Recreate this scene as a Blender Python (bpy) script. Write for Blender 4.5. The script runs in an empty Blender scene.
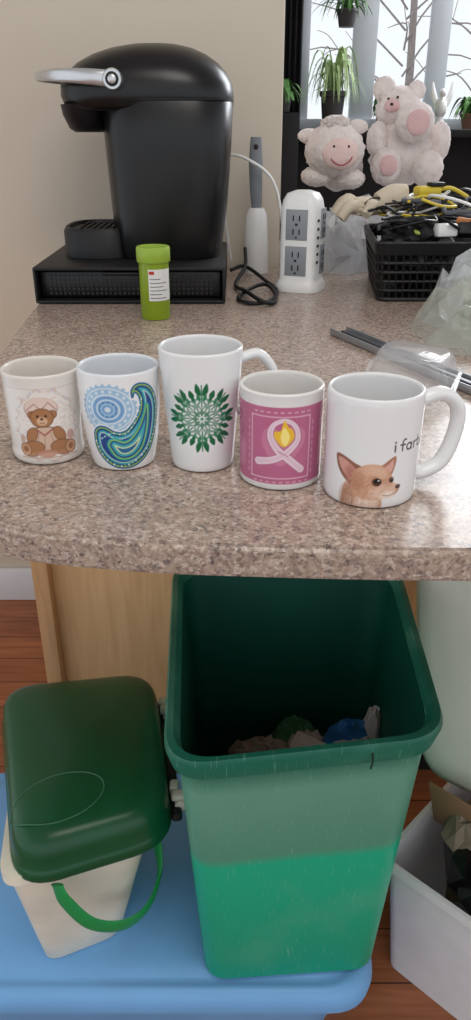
import bpy, math, random, bmesh
import numpy as np
from mathutils import Vector, Matrix, noise
random.seed(7)
SC=bpy.context.scene
SC.view_settings.view_transform='Standard'
def lin(c):
    return tuple(((v/255)/12.92 if v/255<=0.04045 else ((v/255+0.055)/1.055)**2.4) for v in c)
# ---------------------------------------------------------------- materials
def mat(name,rgb,rough=0.5,metal=0.0,var=0.06,scale=30,bump=0.0,bscale=200,trans=0.0,alpha=1.0,coat=0.0,ior=1.45,sheen=0):
    m=bpy.data.materials.new(name); m.use_nodes=True
    nt=m.node_tree; b=nt.nodes['Principled BSDF']
    c=lin(rgb)
    tc=nt.nodes.new('ShaderNodeTexCoord')
    n=nt.nodes.new('ShaderNodeTexNoise'); n.inputs['Scale'].default_value=scale; n.inputs['Detail'].default_value=4
    nt.links.new(tc.outputs['Object'],n.inputs['Vector'])
    r=nt.nodes.new('ShaderNodeValToRGB')
    r.color_ramp.elements[0].position=0.3; r.color_ramp.elements[1].position=0.7
    r.color_ramp.elements[0].color=tuple(max(0,x*(1-var)) for x in c)+(1,)
    r.color_ramp.elements[1].color=tuple(min(1,x*(1+var)) for x in c)+(1,)
    nt.links.new(n.outputs['Fac'],r.inputs['Fac'])
    nt.links.new(r.outputs['Color'],b.inputs['Base Color'])
    b.inputs['Roughness'].default_value=rough; b.inputs['Metallic'].default_value=metal
    b.inputs['Transmission Weight'].default_value=trans; b.inputs['Alpha'].default_value=alpha
    b.inputs['Coat Weight'].default_value=coat; b.inputs['IOR'].default_value=ior; b.inputs['Sheen Weight'].default_value=sheen
    if bump:
        n2=nt.nodes.new('ShaderNodeTexNoise'); n2.inputs['Scale'].default_value=bscale; n2.inputs['Detail'].default_value=5
        nt.links.new(tc.outputs['Object'],n2.inputs['Vector'])
        bp=nt.nodes.new('ShaderNodeBump'); bp.inputs['Strength'].default_value=bump; bp.inputs['Distance'].default_value=0.002
        nt.links.new(n2.outputs['Fac'],bp.inputs['Height']); nt.links.new(bp.outputs['Normal'],b.inputs['Normal'])
    return m
def ramp(nt,stops,interp='LINEAR'):
    r=nt.nodes.new('ShaderNodeValToRGB'); cr=r.color_ramp; cr.interpolation=interp
    while len(cr.elements)<len(stops): cr.elements.new(0.5)
    for e,(p,c) in zip(cr.elements,stops):
        e.position=p; e.color=lin(c)+(1,)
    return r
def mat_counter():
    m=bpy.data.materials.new('speckled_laminate'); m.use_nodes=True
    nt=m.node_tree; b=nt.nodes['Principled BSDF']
    tc=nt.nodes.new('ShaderNodeTexCoord')
    v=nt.nodes.new('ShaderNodeTexVoronoi'); v.inputs['Scale'].default_value=430
    v2=nt.nodes.new('ShaderNodeTexVoronoi'); v2.inputs['Scale'].default_value=230
    n=nt.nodes.new('ShaderNodeTexNoise'); n.inputs['Scale'].default_value=60; n.inputs['Detail'].default_value=6
    nj=nt.nodes.new('ShaderNodeTexNoise'); nj.inputs['Scale'].default_value=400; nj.inputs['Detail'].default_value=3
    mxv=nt.nodes.new('ShaderNodeMix'); mxv.data_type='RGBA'; mxv.blend_type='ADD'; mxv.inputs[0].default_value=0.004
    nt.links.new(tc.outputs['Object'],nj.inputs['Vector'])
    nt.links.new(tc.outputs['Object'],mxv.inputs[6]); nt.links.new(nj.outputs['Color'],mxv.inputs[7])
    for q in (v,v2): nt.links.new(mxv.outputs[2],q.inputs['Vector'])
    nt.links.new(tc.outputs['Object'],n.inputs['Vector'])
    s=nt.nodes.new('ShaderNodeSeparateColor'); nt.links.new(v.outputs['Color'],s.inputs[0])
    s2=nt.nodes.new('ShaderNodeSeparateColor'); nt.links.new(v2.outputs['Color'],s2.inputs[0])
    r=ramp(nt,[(0.0,(106,90,84)),(0.12,(142,122,112)),(0.28,(168,148,134)),(0.6,(186,168,154)),(0.86,(214,200,188))],'CONSTANT')
    nt.links.new(s.outputs[0],r.inputs['Fac'])
    r2=ramp(nt,[(0.0,(112,102,98)),(0.15,(160,138,124)),(0.5,(180,158,142)),(0.82,(204,188,174))],'CONSTANT')
    nt.links.new(s2.outputs[0],r2.inputs['Fac'])
    mx=nt.nodes.new('ShaderNodeMix'); mx.data_type='RGBA'
    nt.links.new(n.outputs['Fac'],mx.inputs[0])
    nt.links.new(r.outputs['Color'],mx.inputs[6]); nt.links.new(r2.outputs['Color'],mx.inputs[7])
    nt.links.new(mx.outputs[2],b.inputs['Base Color'])
    b.inputs['Roughness'].default_value=0.27
    return m
def mat_wood(name,c1,c2,rough=0.45,planks=False,axis='X'):
    m=bpy.data.materials.new(name); m.use_nodes=True
    nt=m.node_tree; b=nt.nodes['Principled BSDF']
    tc=nt.nodes.new('ShaderNodeTexCoord'); mp=nt.nodes.new('ShaderNodeMapping')
    mp.inputs['Scale'].default_value={'X':(1,12,12),'Z':(14,14,1)}[axis]
    nt.links.new(tc.outputs['Object'],mp.inputs['Vector'])
    n=nt.nodes.new('ShaderNodeTexNoise'); n.inputs['Scale'].default_value=6; n.inputs['Detail'].default_value=8
    n.inputs['Distortion'].default_value=0.6
    nt.links.new(mp.outputs['Vector'],n.inputs['Vector'])
    r=ramp(nt,[(0.3,c1),(0.7,c2)]); nt.links.new(n.outputs['Fac'],r.inputs['Fac'])
    out=r.outputs['Color']
    if planks:
        br=nt.nodes.new('ShaderNodeTexBrick'); br.inputs['Scale'].default_value=1.0
        br.inputs['Brick Width'].default_value=0.9; br.inputs['Row Height'].default_value=0.09; br.inputs['Mortar Size'].default_value=0.0015
        br.inputs['Color1'].default_value=(1,1,1,1); br.inputs['Color2'].default_value=(0.8,0.76,0.72,1); br.inputs['Mortar'].default_value=(0.2,0.14,0.1,1)
        nt.links.new(tc.outputs['Object'],br.inputs['Vector'])
        mx=nt.nodes.new('ShaderNodeMix'); mx.data_type='RGBA'; mx.blend_type='MULTIPLY'; mx.inputs[0].default_value=1
        nt.links.new(out,mx.inputs[6]); nt.links.new(br.outputs['Color'],mx.inputs[7]); out=mx.outputs[2]
    nt.links.new(out,b.inputs['Base Color']); b.inputs['Roughness'].default_value=rough
    return m
def mat_bin():
    m=bpy.data.materials.new('green_bin_plastic'); m.use_nodes=True
    nt=m.node_tree; b=nt.nodes['Principled BSDF']
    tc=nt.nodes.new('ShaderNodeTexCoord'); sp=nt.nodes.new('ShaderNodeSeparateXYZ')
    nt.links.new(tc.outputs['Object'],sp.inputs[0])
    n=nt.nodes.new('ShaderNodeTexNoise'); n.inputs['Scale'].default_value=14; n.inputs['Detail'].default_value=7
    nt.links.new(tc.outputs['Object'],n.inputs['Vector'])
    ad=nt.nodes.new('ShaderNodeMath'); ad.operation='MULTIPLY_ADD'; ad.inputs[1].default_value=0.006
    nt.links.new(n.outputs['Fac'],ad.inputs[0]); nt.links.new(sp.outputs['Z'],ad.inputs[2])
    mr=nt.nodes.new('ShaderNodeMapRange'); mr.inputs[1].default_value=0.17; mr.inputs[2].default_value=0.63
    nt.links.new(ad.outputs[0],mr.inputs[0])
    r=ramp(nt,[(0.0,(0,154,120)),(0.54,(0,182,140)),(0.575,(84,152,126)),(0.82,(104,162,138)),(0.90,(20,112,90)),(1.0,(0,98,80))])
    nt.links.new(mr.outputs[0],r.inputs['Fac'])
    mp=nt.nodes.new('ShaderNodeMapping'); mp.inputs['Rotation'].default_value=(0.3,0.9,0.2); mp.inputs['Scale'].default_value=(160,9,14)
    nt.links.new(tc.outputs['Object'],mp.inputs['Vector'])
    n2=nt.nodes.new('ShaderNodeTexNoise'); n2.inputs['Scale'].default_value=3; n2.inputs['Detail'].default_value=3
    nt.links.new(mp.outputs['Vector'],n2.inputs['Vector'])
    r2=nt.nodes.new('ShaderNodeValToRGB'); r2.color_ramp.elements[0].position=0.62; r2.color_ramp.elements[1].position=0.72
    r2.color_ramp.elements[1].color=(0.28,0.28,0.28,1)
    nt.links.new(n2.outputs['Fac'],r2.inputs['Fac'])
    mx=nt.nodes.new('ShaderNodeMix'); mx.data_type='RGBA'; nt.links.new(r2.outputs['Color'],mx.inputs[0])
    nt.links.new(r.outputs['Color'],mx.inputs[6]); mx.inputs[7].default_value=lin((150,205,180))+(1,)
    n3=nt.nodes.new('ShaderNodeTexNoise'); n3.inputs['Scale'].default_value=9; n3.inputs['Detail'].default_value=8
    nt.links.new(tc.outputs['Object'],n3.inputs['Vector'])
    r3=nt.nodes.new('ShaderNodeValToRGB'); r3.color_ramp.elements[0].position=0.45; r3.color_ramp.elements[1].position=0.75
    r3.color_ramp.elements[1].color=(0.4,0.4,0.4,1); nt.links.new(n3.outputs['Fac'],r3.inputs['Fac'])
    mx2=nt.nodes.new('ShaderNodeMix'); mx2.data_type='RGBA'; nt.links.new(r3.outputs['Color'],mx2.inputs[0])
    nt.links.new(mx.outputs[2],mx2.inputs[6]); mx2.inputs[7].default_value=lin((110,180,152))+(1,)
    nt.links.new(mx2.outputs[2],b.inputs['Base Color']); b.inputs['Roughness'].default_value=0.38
    return m
# ---------------------------------------------------------------- mesh helpers
def mesh(name,V,F,m=None,smooth=True,angle=40):
    me=bpy.data.meshes.new(name); me.from_pydata([tuple(v) for v in V],[],F); me.update()
    o=bpy.data.objects.new(name,me); SC.collection.objects.link(o)
    if m: me.materials.append(m)
    if smooth:
        me.polygons.foreach_set('use_smooth',[True]*len(me.polygons))
        try: me.set_sharp_from_angle(angle=math.radians(angle))
        except Exception: pass
    return o
def group(name,parts,loc=None):
    if loc is None:
        a=np.array([v for p in parts for v in [tuple(p.matrix_basis@Vector(c)) for c in p.bound_box]])
        loc=((a[:,0].min()+a[:,0].max())/2,(a[:,1].min()+a[:,1].max())/2,a[:,2].min())
    e=bpy.data.objects.new(name,None); SC.collection.objects.link(e); e.location=loc; e.empty_display_size=0.02
    for p in parts:
        p.parent=e; p.matrix_parent_inverse=Matrix.Translation(-Vector(loc))
    return e
def join(name,parts):
    V=[];F=[];mi=[];mats=[];sm=[]
    for p in parts:
        off=len(V); me=p.data
        V+= [tuple(p.matrix_basis@v.co) for v in me.vertices]
        for f in me.polygons:
            F.append([off+i for i in f.vertices]); sm.append(f.use_smooth)
            mm=me.materials[f.material_index] if me.materials else None
            if mm not in mats: mats.append(mm)
            mi.append(mats.index(mm))
    for p in parts: bpy.data.objects.remove(p)
    o=mesh(name,V,F)
    for mm in mats: o.data.materials.append(mm)
    o.data.polygons.foreach_set('material_index',mi)
    o.data.polygons.foreach_set('use_smooth',sm)
    return o
def box(name,c,s,m,rz=0,bev=0.002,rot=None):
    x,y,z=[q/2 for q in s]
    V=[(-x,-y,-z),(x,-y,-z),(x,y,-z),(-x,y,-z),(-x,-y,z),(x,-y,z),(x,y,z),(-x,y,z)]
    F=[(3,2,1,0),(4,5,6,7),(0,1,5,4),(1,2,6,5),(2,3,7,6),(3,0,4,7)]
    if bev>0:
        bm=bmesh.new(); vs=[bm.verts.new(v) for v in V]
        for f in F: bm.faces.new([vs[i] for i in f])
        bmesh.ops.bevel(bm,geom=bm.edges[:],offset=min(bev,min(x,y,z)*0.9),segments=2,affect='EDGES',profile=0.5)
        bm.verts.index_update(); V=[v.co.copy() for v in bm.verts]; F=[[v.index for v in f.verts] for f in bm.faces]; bm.free()
    R=(rot if rot is not None else Matrix.Rotation(rz,3,'Z'))
    V=[R@Vector(v)+Vector(c) for v in V]
    return mesh(name,V,F,m,angle=35)
def loft(name,loops,m,cap0=True,cap1=True,closed=True,angle=50):
    n=len(loops[0]); V=[p for L in loops for p in L]; F=[]
    for i in range(len(loops)-1):
        for j in range(n if closed else n-1):
            k=(j+1)%n
            F.append((i*n+j,i*n+k,(i+1)*n+k,(i+1)*n+j))
    if cap0: F.append(tuple(reversed(range(n))))
    if cap1: F.append(tuple(range((len(loops)-1)*n,len(loops)*n)))
    return mesh(name,V,F,m,angle=angle)
def sel(cx,cy,z,rx,ry,e=2.0,n=48,rz=0):
    L=[]
    for i in range(n):
        a=2*math.pi*i/n; c,s=math.cos(a),math.sin(a)
        x=rx*math.copysign(abs(c)**(2/e),c); y=ry*math.copysign(abs(s)**(2/e),s)
        L.append((cx+x*math.cos(rz)-y*math.sin(rz),cy+x*math.sin(rz)+y*math.cos(rz),z))
    return L
def lathe(name,prof,c,m,n=48,cap0=True,cap1=True,angle=50):
    return loft(name,[[(c[0]+r*math.cos(2*math.pi*i/n),c[1]+r*math.sin(2*math.pi*i/n),c[2]+z) for i in range(n)] for r,z in prof],m,cap0,cap1,angle=angle)
def rquad(q,z,r,off=0,n=8):
    sg=[(-1,-1),(1,-1),(1,1),(-1,1)]
    P=[Vector((a[0]+s[0]*off,a[1]+s[1]*off)) for a,s in zip(q,sg)]
    L=[]
    for i in range(4):
        p=P[i]; a=(P[i-1]-p).normalized()*r; b=(P[(i+1)%4]-p).normalized()*r
        for k in range(n+1):
            t=k/n; A=p+a; B=p+b
            pt=A*(1-t)**2+p*2*t*(1-t)+B*t*t
            L.append((pt.x,pt.y,z))
    return L
def lerpq(a,b,t): return [(p[0]*(1-t)+q[0]*t,p[1]*(1-t)+q[1]*t) for p,q in zip(a,b)]
def catmull(P,k=8,closed=False):
    P=[Vector(p) for p in P]; n=len(P); out=[]
    for i in range(n if closed else n-1):
        if closed: p0,p1,p2,p3=P[i-1],P[i],P[(i+1)%n],P[(i+2)%n]
        else: p0,p1,p2,p3=P[max(i-1,0)],P[i],P[i+1],P[min(i+2,n-1)]
        for j in range(k):
            t=j/k
            out.append(0.5*((2*p1)+(-p0+p2)*t+(2*p0-5*p1+4*p2-p3)*t*t+(-p0+3*p1-3*p2+p3)*t**3))
    if not closed: out.append(P[-1])
    return out
def tube(name,P,r,m,k=8,n=10,flat=1.0,up=None,closed=False):
    C=catmull(P,k,closed); N=len(C)
    if isinstance(r,(list,tuple)):
        R=[]
        for i in range(N):
            f=i/(N-1)*(len(r)-1); a=int(min(f,len(r)-2)); R.append(r[a]*(1-(f-a))+r[a+1]*(f-a))
    else: R=[r]*N
    nrm=None; loops=[]
    for i in range(N):
        if closed: T=(C[(i+1)%N]-C[i-1]).normalized()
        else: T=(C[min(i+1,N-1)]-C[max(i-1,0)]).normalized()
        if up is not None: nrm=Vector(up)
        elif nrm is None: nrm=Vector((0,0,1)) if abs(T.z)<0.9 else Vector((1,0,0))
        nrm=(nrm-T*nrm.dot(T)).normalized(); B=T.cross(nrm)
        loops.append([C[i]+nrm*(R[i]*math.cos(2*math.pi*j/n))+B*(R[i]*flat*math.sin(2*math.pi*j/n)) for j in range(n)])
    if closed: loops.append(loops[0])
    return loft(name,loops,m,not closed,not closed,angle=60)
def blob(name,c,s,m,amp=0.15,fr=2.0,seed=0,res=4,rz=0,zmin=None):
    bm=bmesh.new(); bmesh.ops.create_icosphere(bm,subdivisions=res,radius=1)
    V=[]
    off=Vector((seed*3.1,seed*1.7,seed*5.3)); R=Matrix.Rotation(rz,3,'Z')
    for v in bm.verts:
        p=v.co.normalized()
        d=noise.fractal(p*fr+off,1.0,2.0,4)
        q=p*(1+amp*d); q=R@Vector((q.x*s[0],q.y*s[1],q.z*s[2]))+Vector(c)
        if zmin is not None and q.z<zmin: q.z=zmin+(q.z-zmin)*0.01
        V.append(q)
    bm.verts.index_update(); F=[[v.index for v in f.verts] for f in bm.faces]; bm.free()
    return mesh(name,V,F,m,angle=180)
def crump(name,c,rx,ry,h,m,seed,jit=.45,NR=6,NA=17,rz=0):
    """crumpled film: coarse faceted dome with random creases, resting at c.z"""
    rd=random.Random(seed); V=[];F=[]
    for i in range(1,NR+1):
        r=i/NR
        for j in range(NA):
            a=2*math.pi*(j+.5*(i%2)+rd.uniform(-.3,.3))/NA; q=r+rd.uniform(-.35,.35)/NR
            e=1+rd.uniform(-.12,.12)*(i==NR)
            z=(1-r**3)*(1-jit*rd.random())*h if i<NR else 0
            X=q*math.cos(a)*e*rx; Y=q*math.sin(a)*e*ry
            V.append((c[0]+X*math.cos(rz)-Y*math.sin(rz),c[1]+X*math.sin(rz)+Y*math.cos(rz),c[2]+z))
    V.append((c[0],c[1],c[2]+h*.85)); top=len(V)-1
    for j in range(NA): F.append((top,j,(j+1)%NA))
    for i in range(NR-1):
        for j in range(NA):
            k=(j+1)%NA; a,b,cc,d=i*NA+j,i*NA+k,(i+1)*NA+k,(i+1)*NA+j
            if rd.random()<.5: F+=[(a,d,cc),(a,cc,b)]
            else: F+=[(a,d,b),(d,cc,b)]
    return mesh(name,V,F,m,smooth=False)
# ---------------------------------------------------------------- shared mats
M_wall=mat('painted_wall',(212,201,184),0.85,var=0.02,scale=3,bump=0.05,bscale=300)
M_white=mat('white_plastic',(236,236,234),0.35,var=0.02)
M_trim=mat('white_trim',(225,228,232),0.5,var=0.02)
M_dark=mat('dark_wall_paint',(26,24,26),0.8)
M_blk=mat('black_gloss_plastic',(13,13,14),0.3,var=0.1,bump=0.02,bscale=600)
M_blk2=mat('black_matte_plastic',(20,20,22),0.5,var=0.15)
M_chrome=mat('brushed_silver',(206,208,210),0.28,metal=0.8,var=0.04)
M_counter=mat_counter()
M_floor=mat_wood('wood_floor',(142,82,50),(182,114,74),0.35,True)
M_maple=mat_wood('maple_panel',(228,176,122),(242,194,140),0.45,axis='Z')
M_maple2=mat_wood('maple_edge',(204,150,100),(222,172,122),0.45,axis='Z')
# ---------------------------------------------------------------- room
box('floor',(0.5,1.0,-0.05),(6,8,0.1),M_floor,bev=0)
box('ceiling',(0.5,1.2,2.55),(6,5.6,0.1),M_trim,bev=0)
box('wall_back',(-1.2,1.87,1.25),(2.6,0.12,2.5),M_wall,bev=0.004)
box('baseboard_back',(-1.2,1.80,0.05),(2.6,0.018,0.10),M_trim,bev=0.004)
wy=3.26
for nm,c,s in [('wall_window_left',(-0.55,wy,1.25),(1.56,0.12,2.5)),('wall_window_lower',(1.4,wy,0.59),(2.34,0.12,1.18)),
               ('wall_window_upper',(1.4,wy,2.35),(2.34,0.12,0.3)),('wall_window_right',(2.9,wy,1.25),(0.66,0.12,2.5))]:
    box(nm,c,s,M_dark,bev=0)
fr=[box('sill',(1.02,3.14,1.172),(1.66,0.26,0.025),M_dark)]
M_frame=mat('window_frame',(200,205,212),0.5,var=0.02)
for x,w in [(0.25,0.04),(0.47,0.085),(0.74,0.07),(1.0,0.05),(1.35,0.09),(1.75,0.05),(2.15,0.09),(2.55,0.05)]:
    fr.append(box('mullion',(x,3.225,1.69),(w,0.04,1.02),M_frame))
fr.append(box('frame_head',(1.4,3.22,2.18),(2.34,0.06,0.05),M_frame)); fr.append(box('frame_foot',(1.4,3.22,1.2),(2.34,0.06,0.04),M_frame))
group('window_1',fr)
M_cur=mat('dark_curtain',(18,18,22),0.9)
cu=loft('curtain_panel',[[(0.10+0.0028*i,3.14+0.012*math.sin(i*0.9),z) for i in range(50)] for z in (1.0,1.6,2.3)],M_cur,False,False,closed=False)
group('window_curtain',[cu])
M_snow=mat('snow',(235,240,248),0.8,var=0.03,scale=1)
box('snow_ground',(0,28,-0.3),(60,48,0.1),M_snow,bev=0)
M_bark=mat('bark',(150,140,134),0.9,var=0.15)
def tree(x,y,h,seed,nb=20):
    rnd=random.Random(seed); parts=[tube('trunk',[(x,y,-0.3),(x+0.1,y,h*0.4),(x-0.05,y,h)],[0.07,0.05,0.02],M_bark,4,8)]
    for i in range(nb):
        z=h*(0.3+0.65*rnd.random()); a=rnd.random()*6.28; l=0.6+1.2*rnd.random()
        p=Vector((x,y,z)); q=p+Vector((math.cos(a)*l*0.5,math.sin(a)*l*0.3,l*0.35)); w=q+Vector((math.cos(a+.5)*l*0.6,math.sin(a)*l*0.3,l*0.3*rnd.uniform(-1,1)))
        parts.append(tube('branch',[p,q,w],[0.014,0.010,0.004],M_bark,4,5))
        for j in range(2):
            w2=q+Vector((rnd.uniform(-.5,.5),rnd.uniform(-.3,.3),rnd.uniform(-.2,.6)))
            parts.append(tube('twig',[q,(q+w2)/2+Vector((0,0,.05)),w2],[0.006,0.005,0.003],M_bark,3,4))
    join('bare_tree',parts)
tree(2.1,11.0,4.5,1); tree(3.6,13.0,5,2)
# ---------------------------------------------------------------- counter & cabinet
CZ=0.91
ol=[(1.5,0.55),(0.6,0.505),(0.2,0.500),(0.0,0.507),(-0.1,0.517),(-0.19,0.538),(-0.265,0.59),(-0.305,0.70),(-0.33,1.0),(-0.36,1.36),(-0.375,1.80)]
C=[(p.x,p.y) for p in catmull([(a,b,0) for a,b in ol],8)]
C=C+[(0.10,1.80),(0.10,2.25),(1.5,2.25)]
C.reverse()
bm=bmesh.new(); vs=[bm.verts.new((x,y,CZ-0.030)) for x,y in C]; f=bm.faces.new(vs)
bmesh.ops.recalc_face_normals(bm,faces=[f])
r=bmesh.ops.extrude_face_region(bm,geom=[f]); bmesh.ops.translate(bm,verts=[g for g in r['geom'] if isinstance(g,bmesh.types.BMVert)],vec=(0,0,0.030))
bmesh.ops.recalc_face_normals(bm,faces=bm.faces[:])
ed=[e for e in bm.edges if abs(e.verts[0].co.z-e.verts[1].co.z)<1e-5]
bmesh.ops.bevel(bm,geom=ed,offset=0.005,segments=3,affect='EDGES')
me=bpy.data.meshes.new('countertop'); bm.to_mesh(me); bm.free(); me.materials.append(M_counter)
me.polygons.foreach_set('use_smooth',[True]*len(me.polygons)); me.set_sharp_from_angle(angle=math.radians(35))
ct=bpy.data.objects.new('countertop',me); SC.collection.objects.link(ct)
cab=[box('side_panel',(0.545,1.46,0.479),(1.75,0.64,0.798),M_maple,bev=0.001),
     box('corner_post',(-0.338,1.128,0.479),(0.028,0.03,0.798),M_maple2),
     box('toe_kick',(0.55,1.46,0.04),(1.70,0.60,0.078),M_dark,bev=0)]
group('kitchen_cabinet',cab)
# ---------------------------------------------------------------- mugs
class Paint:
    def __init__(s,S,H,base): s.S=S;s.H=H;s.c=np.tile(np.array(base,float),(len(S),1)); s.aa=0.45
    def blend(s,d,col,op=1.0):
        a=np.clip(0.5-d/(2*s.aa),0,1)[:,None]*op; s.c=s.c*(1-a)+np.array(col,float)*a
    def soft(s,cx,cy,rx,ry,col,op=1.0,rot=0):
        c,n=math.cos(rot),math.sin(rot); x=(s.S-cx)*c+(s.H-cy)*n; y=-(s.S-cx)*n+(s.H-cy)*c
        k=(x/rx)**2+(y/ry)**2; a=(np.clip(1-k,0,1)**1.0)[:,None]*op; s.c=s.c*(1-a)+np.array(col,float)*a
    def ell(s,cx,cy,rx,ry,col,rot=0,op=1,hollow=None):
        c,n=math.cos(rot),math.sin(rot); x=(s.S-cx)*c+(s.H-cy)*n; y=-(s.S-cx)*n+(s.H-cy)*c
        k=np.sqrt((x/rx)**2+(y/ry)**2); d=(k-1)*min(rx,ry)
        if hollow: d=np.abs(d)-hollow
        s.blend(d,col,op)
    def segd(s,a,b):
        ax,ay=a;bx,by=b; dx,dy=bx-ax,by-ay; L=dx*dx+dy*dy+1e-9
        t=np.clip(((s.S-ax)*dx+(s.H-ay)*dy)/L,0,1)
        return np.hypot(s.S-ax-t*dx,s.H-ay-t*dy)
    def line(s,P,w,col,op=1):
        d=np.full(len(s.S),1e9)
        for a,b in zip(P[:-1],P[1:]): d=np.minimum(d,s.segd(a,b))
        s.blend(d-w/2,col,op)
    def poly(s,P,col,op=1,smooth=False):
        if smooth: P=[(p.x,p.y) for p in catmull([(a,b,0) for a,b in P],5,True)]
        ins=np.zeros(len(s.S),bool); d=np.full(len(s.S),1e9)
        for a,b in zip(P,P[1:]+P[:1]):
            d=np.minimum(d,s.segd(a,b))
            if a[1]!=b[1]:
                cnd=((a[1]>s.H)!=(b[1]>s.H))&(s.S<(b[0]-a[0])*(s.H-a[1])/(b[1]-a[1])+a[0]); ins^=cnd
        d=np.where(ins,-d,d); s.blend(d,col,op); return d
    def fat(s,P):
        d=np.full(len(s.S),1e9); C=catmull([Vector((a,b,r)) for a,b,r in P],10)
        for p in C: d=np.minimum(d,np.hypot(s.S-p.x,s.H-p.y)-p.z)
        return d
def mugmat(name):
    m=bpy.data.materials.new(name); m.use_nodes=True; nt=m.node_tree; b=nt.nodes['Principled BSDF']
    a=nt.nodes.new('ShaderNodeAttribute'); a.attribute_name='Col'; nt.links.new(a.outputs['Color'],b.inputs['Base Color'])
    b.inputs['Roughness'].default_value=0.12; b.inputs['Coat Weight'].default_value=0.3
    return m
def mug(x,y,h,prof,base,paint,hang,inner=(228,226,222),hs=1.0,hz=(0.22,0.82),hout=0.030,dots=None):
    NA,NH=500,int(h/0.00052)
    ph=[p[0]*h for p in prof]; pr=[p[1] for p in prof]
    phi0=math.atan2(-y,-x)
    hh=np.linspace(0,h,NH); rr=np.interp(hh,ph,pr)
    k=9; rp=np.pad(rr,k//2,mode='edge'); rr=np.convolve(rp,np.ones(k)/k,'valid')
    rr[:3]-=np.array([0.002,0.001,0.0004])
    ang=np.linspace(-math.pi,math.pi,NA,endpoint=False)
    A,Hh=np.meshgrid(ang,hh); R=np.repeat(rr[:,None],NA,1)
    X=x+R*np.cos(phi0+A); Y=y+R*np.sin(phi0+A); Z=CZ+0.0005+Hh
    V=np.stack([X.ravel(),Y.ravel(),Z.ravel()],1)
    i=np.arange(NH-1)[:,None]*NA; j=np.arange(NA)[None,:]; j2=(j+1)%NA
    F=np.stack([(i+j),(i+j2),(i+NA+j2),(i+NA+j)],-1).reshape(-1,4)
    o=mesh('body',V.tolist(),F.tolist(),mugmat('glazed_ceramic'),angle=180)
    S=(A*R*1000).ravel(); Hm=(Hh*1000).ravel()
    P=Paint(S,Hm,base); paint(P)
    c=P.c/255; c=np.where(c<=0.04045,c/12.92,((c+0.055)/1.055)**2.4)
    at=o.data.color_attributes.new('Col','FLOAT_COLOR','POINT')
    at.data.foreach_set('color',np.concatenate([c,np.ones((len(c),1))],1).ravel())
    mi=mat('glazed_interior',inner,0.15,var=0.01)
    rt=rr[-1]; rb=rr[4]; w=0.0035
    prof2=[(rt,h-0.0003),(rt-0.0004,h+0.001),(rt-w/2,h+0.0018),(rt-w+0.0003,h+0.001),(rt-w,h-0.001)]
    for t in np.linspace(0.95,0.12,10): prof2.append((float(np.interp(t*h,hh,rr))-w,t*h))
    prof2+=[(rb-w-0.004,0.007),(rb*0.5,0.005),(0.0005,0.005)]
    inn=lathe('inner_wall',prof2,(x,y,CZ+0.0005),mi,64,False,False,angle=180)
    foot=lathe('foot',[(0.001,0.0015),(rr[0]-0.004,0.0015),(rr[0]-0.003,0),(rr[0],0.0)],(x,y,CZ+0.0005),mi,64,False,False)
    ca,sa=math.cos(hang),math.sin(hang)
    z0,z1=hz[0]*h,hz[1]*h; r0=float(np.interp(z0,hh,rr))-0.002; r1=float(np.interp(z1,hh,rr))-0.002
    pts=[(r1,z1),(r1+hout*0.55,z1+0.004),(r1+hout*.95,z1-0.008),(r1+hout*1.0,(z0+z1)/2+.004),(r0+hout*0.78,z0+0.010),(r0+hout*.35,z0),(r0,z0)]
    hd=tube('handle',[(x+ca*a,y+sa*a,CZ+b) for a,b in pts],0.0052*hs,mi,8,14,flat=1.3)
    parts=[o,inn,foot,hd]
    if dots:
        for a,zf,rad in dots:
            rd=rt-w-.0004; s=rad/rd
            parts.append(loft('inner_flower',[[(x+rd*math.cos(a+s*q*math.cos(t)),y+rd*math.sin(a+s*q*math.cos(t)),CZ+h*zf+rad*q*math.sin(t)) for t in np.linspace(0,2*math.pi,10,endpoint=False)] for q in (1,.5)],mat('flower_brown',(176,140,120),.3),False,True))
    group('coffee_mug',parts)
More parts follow.
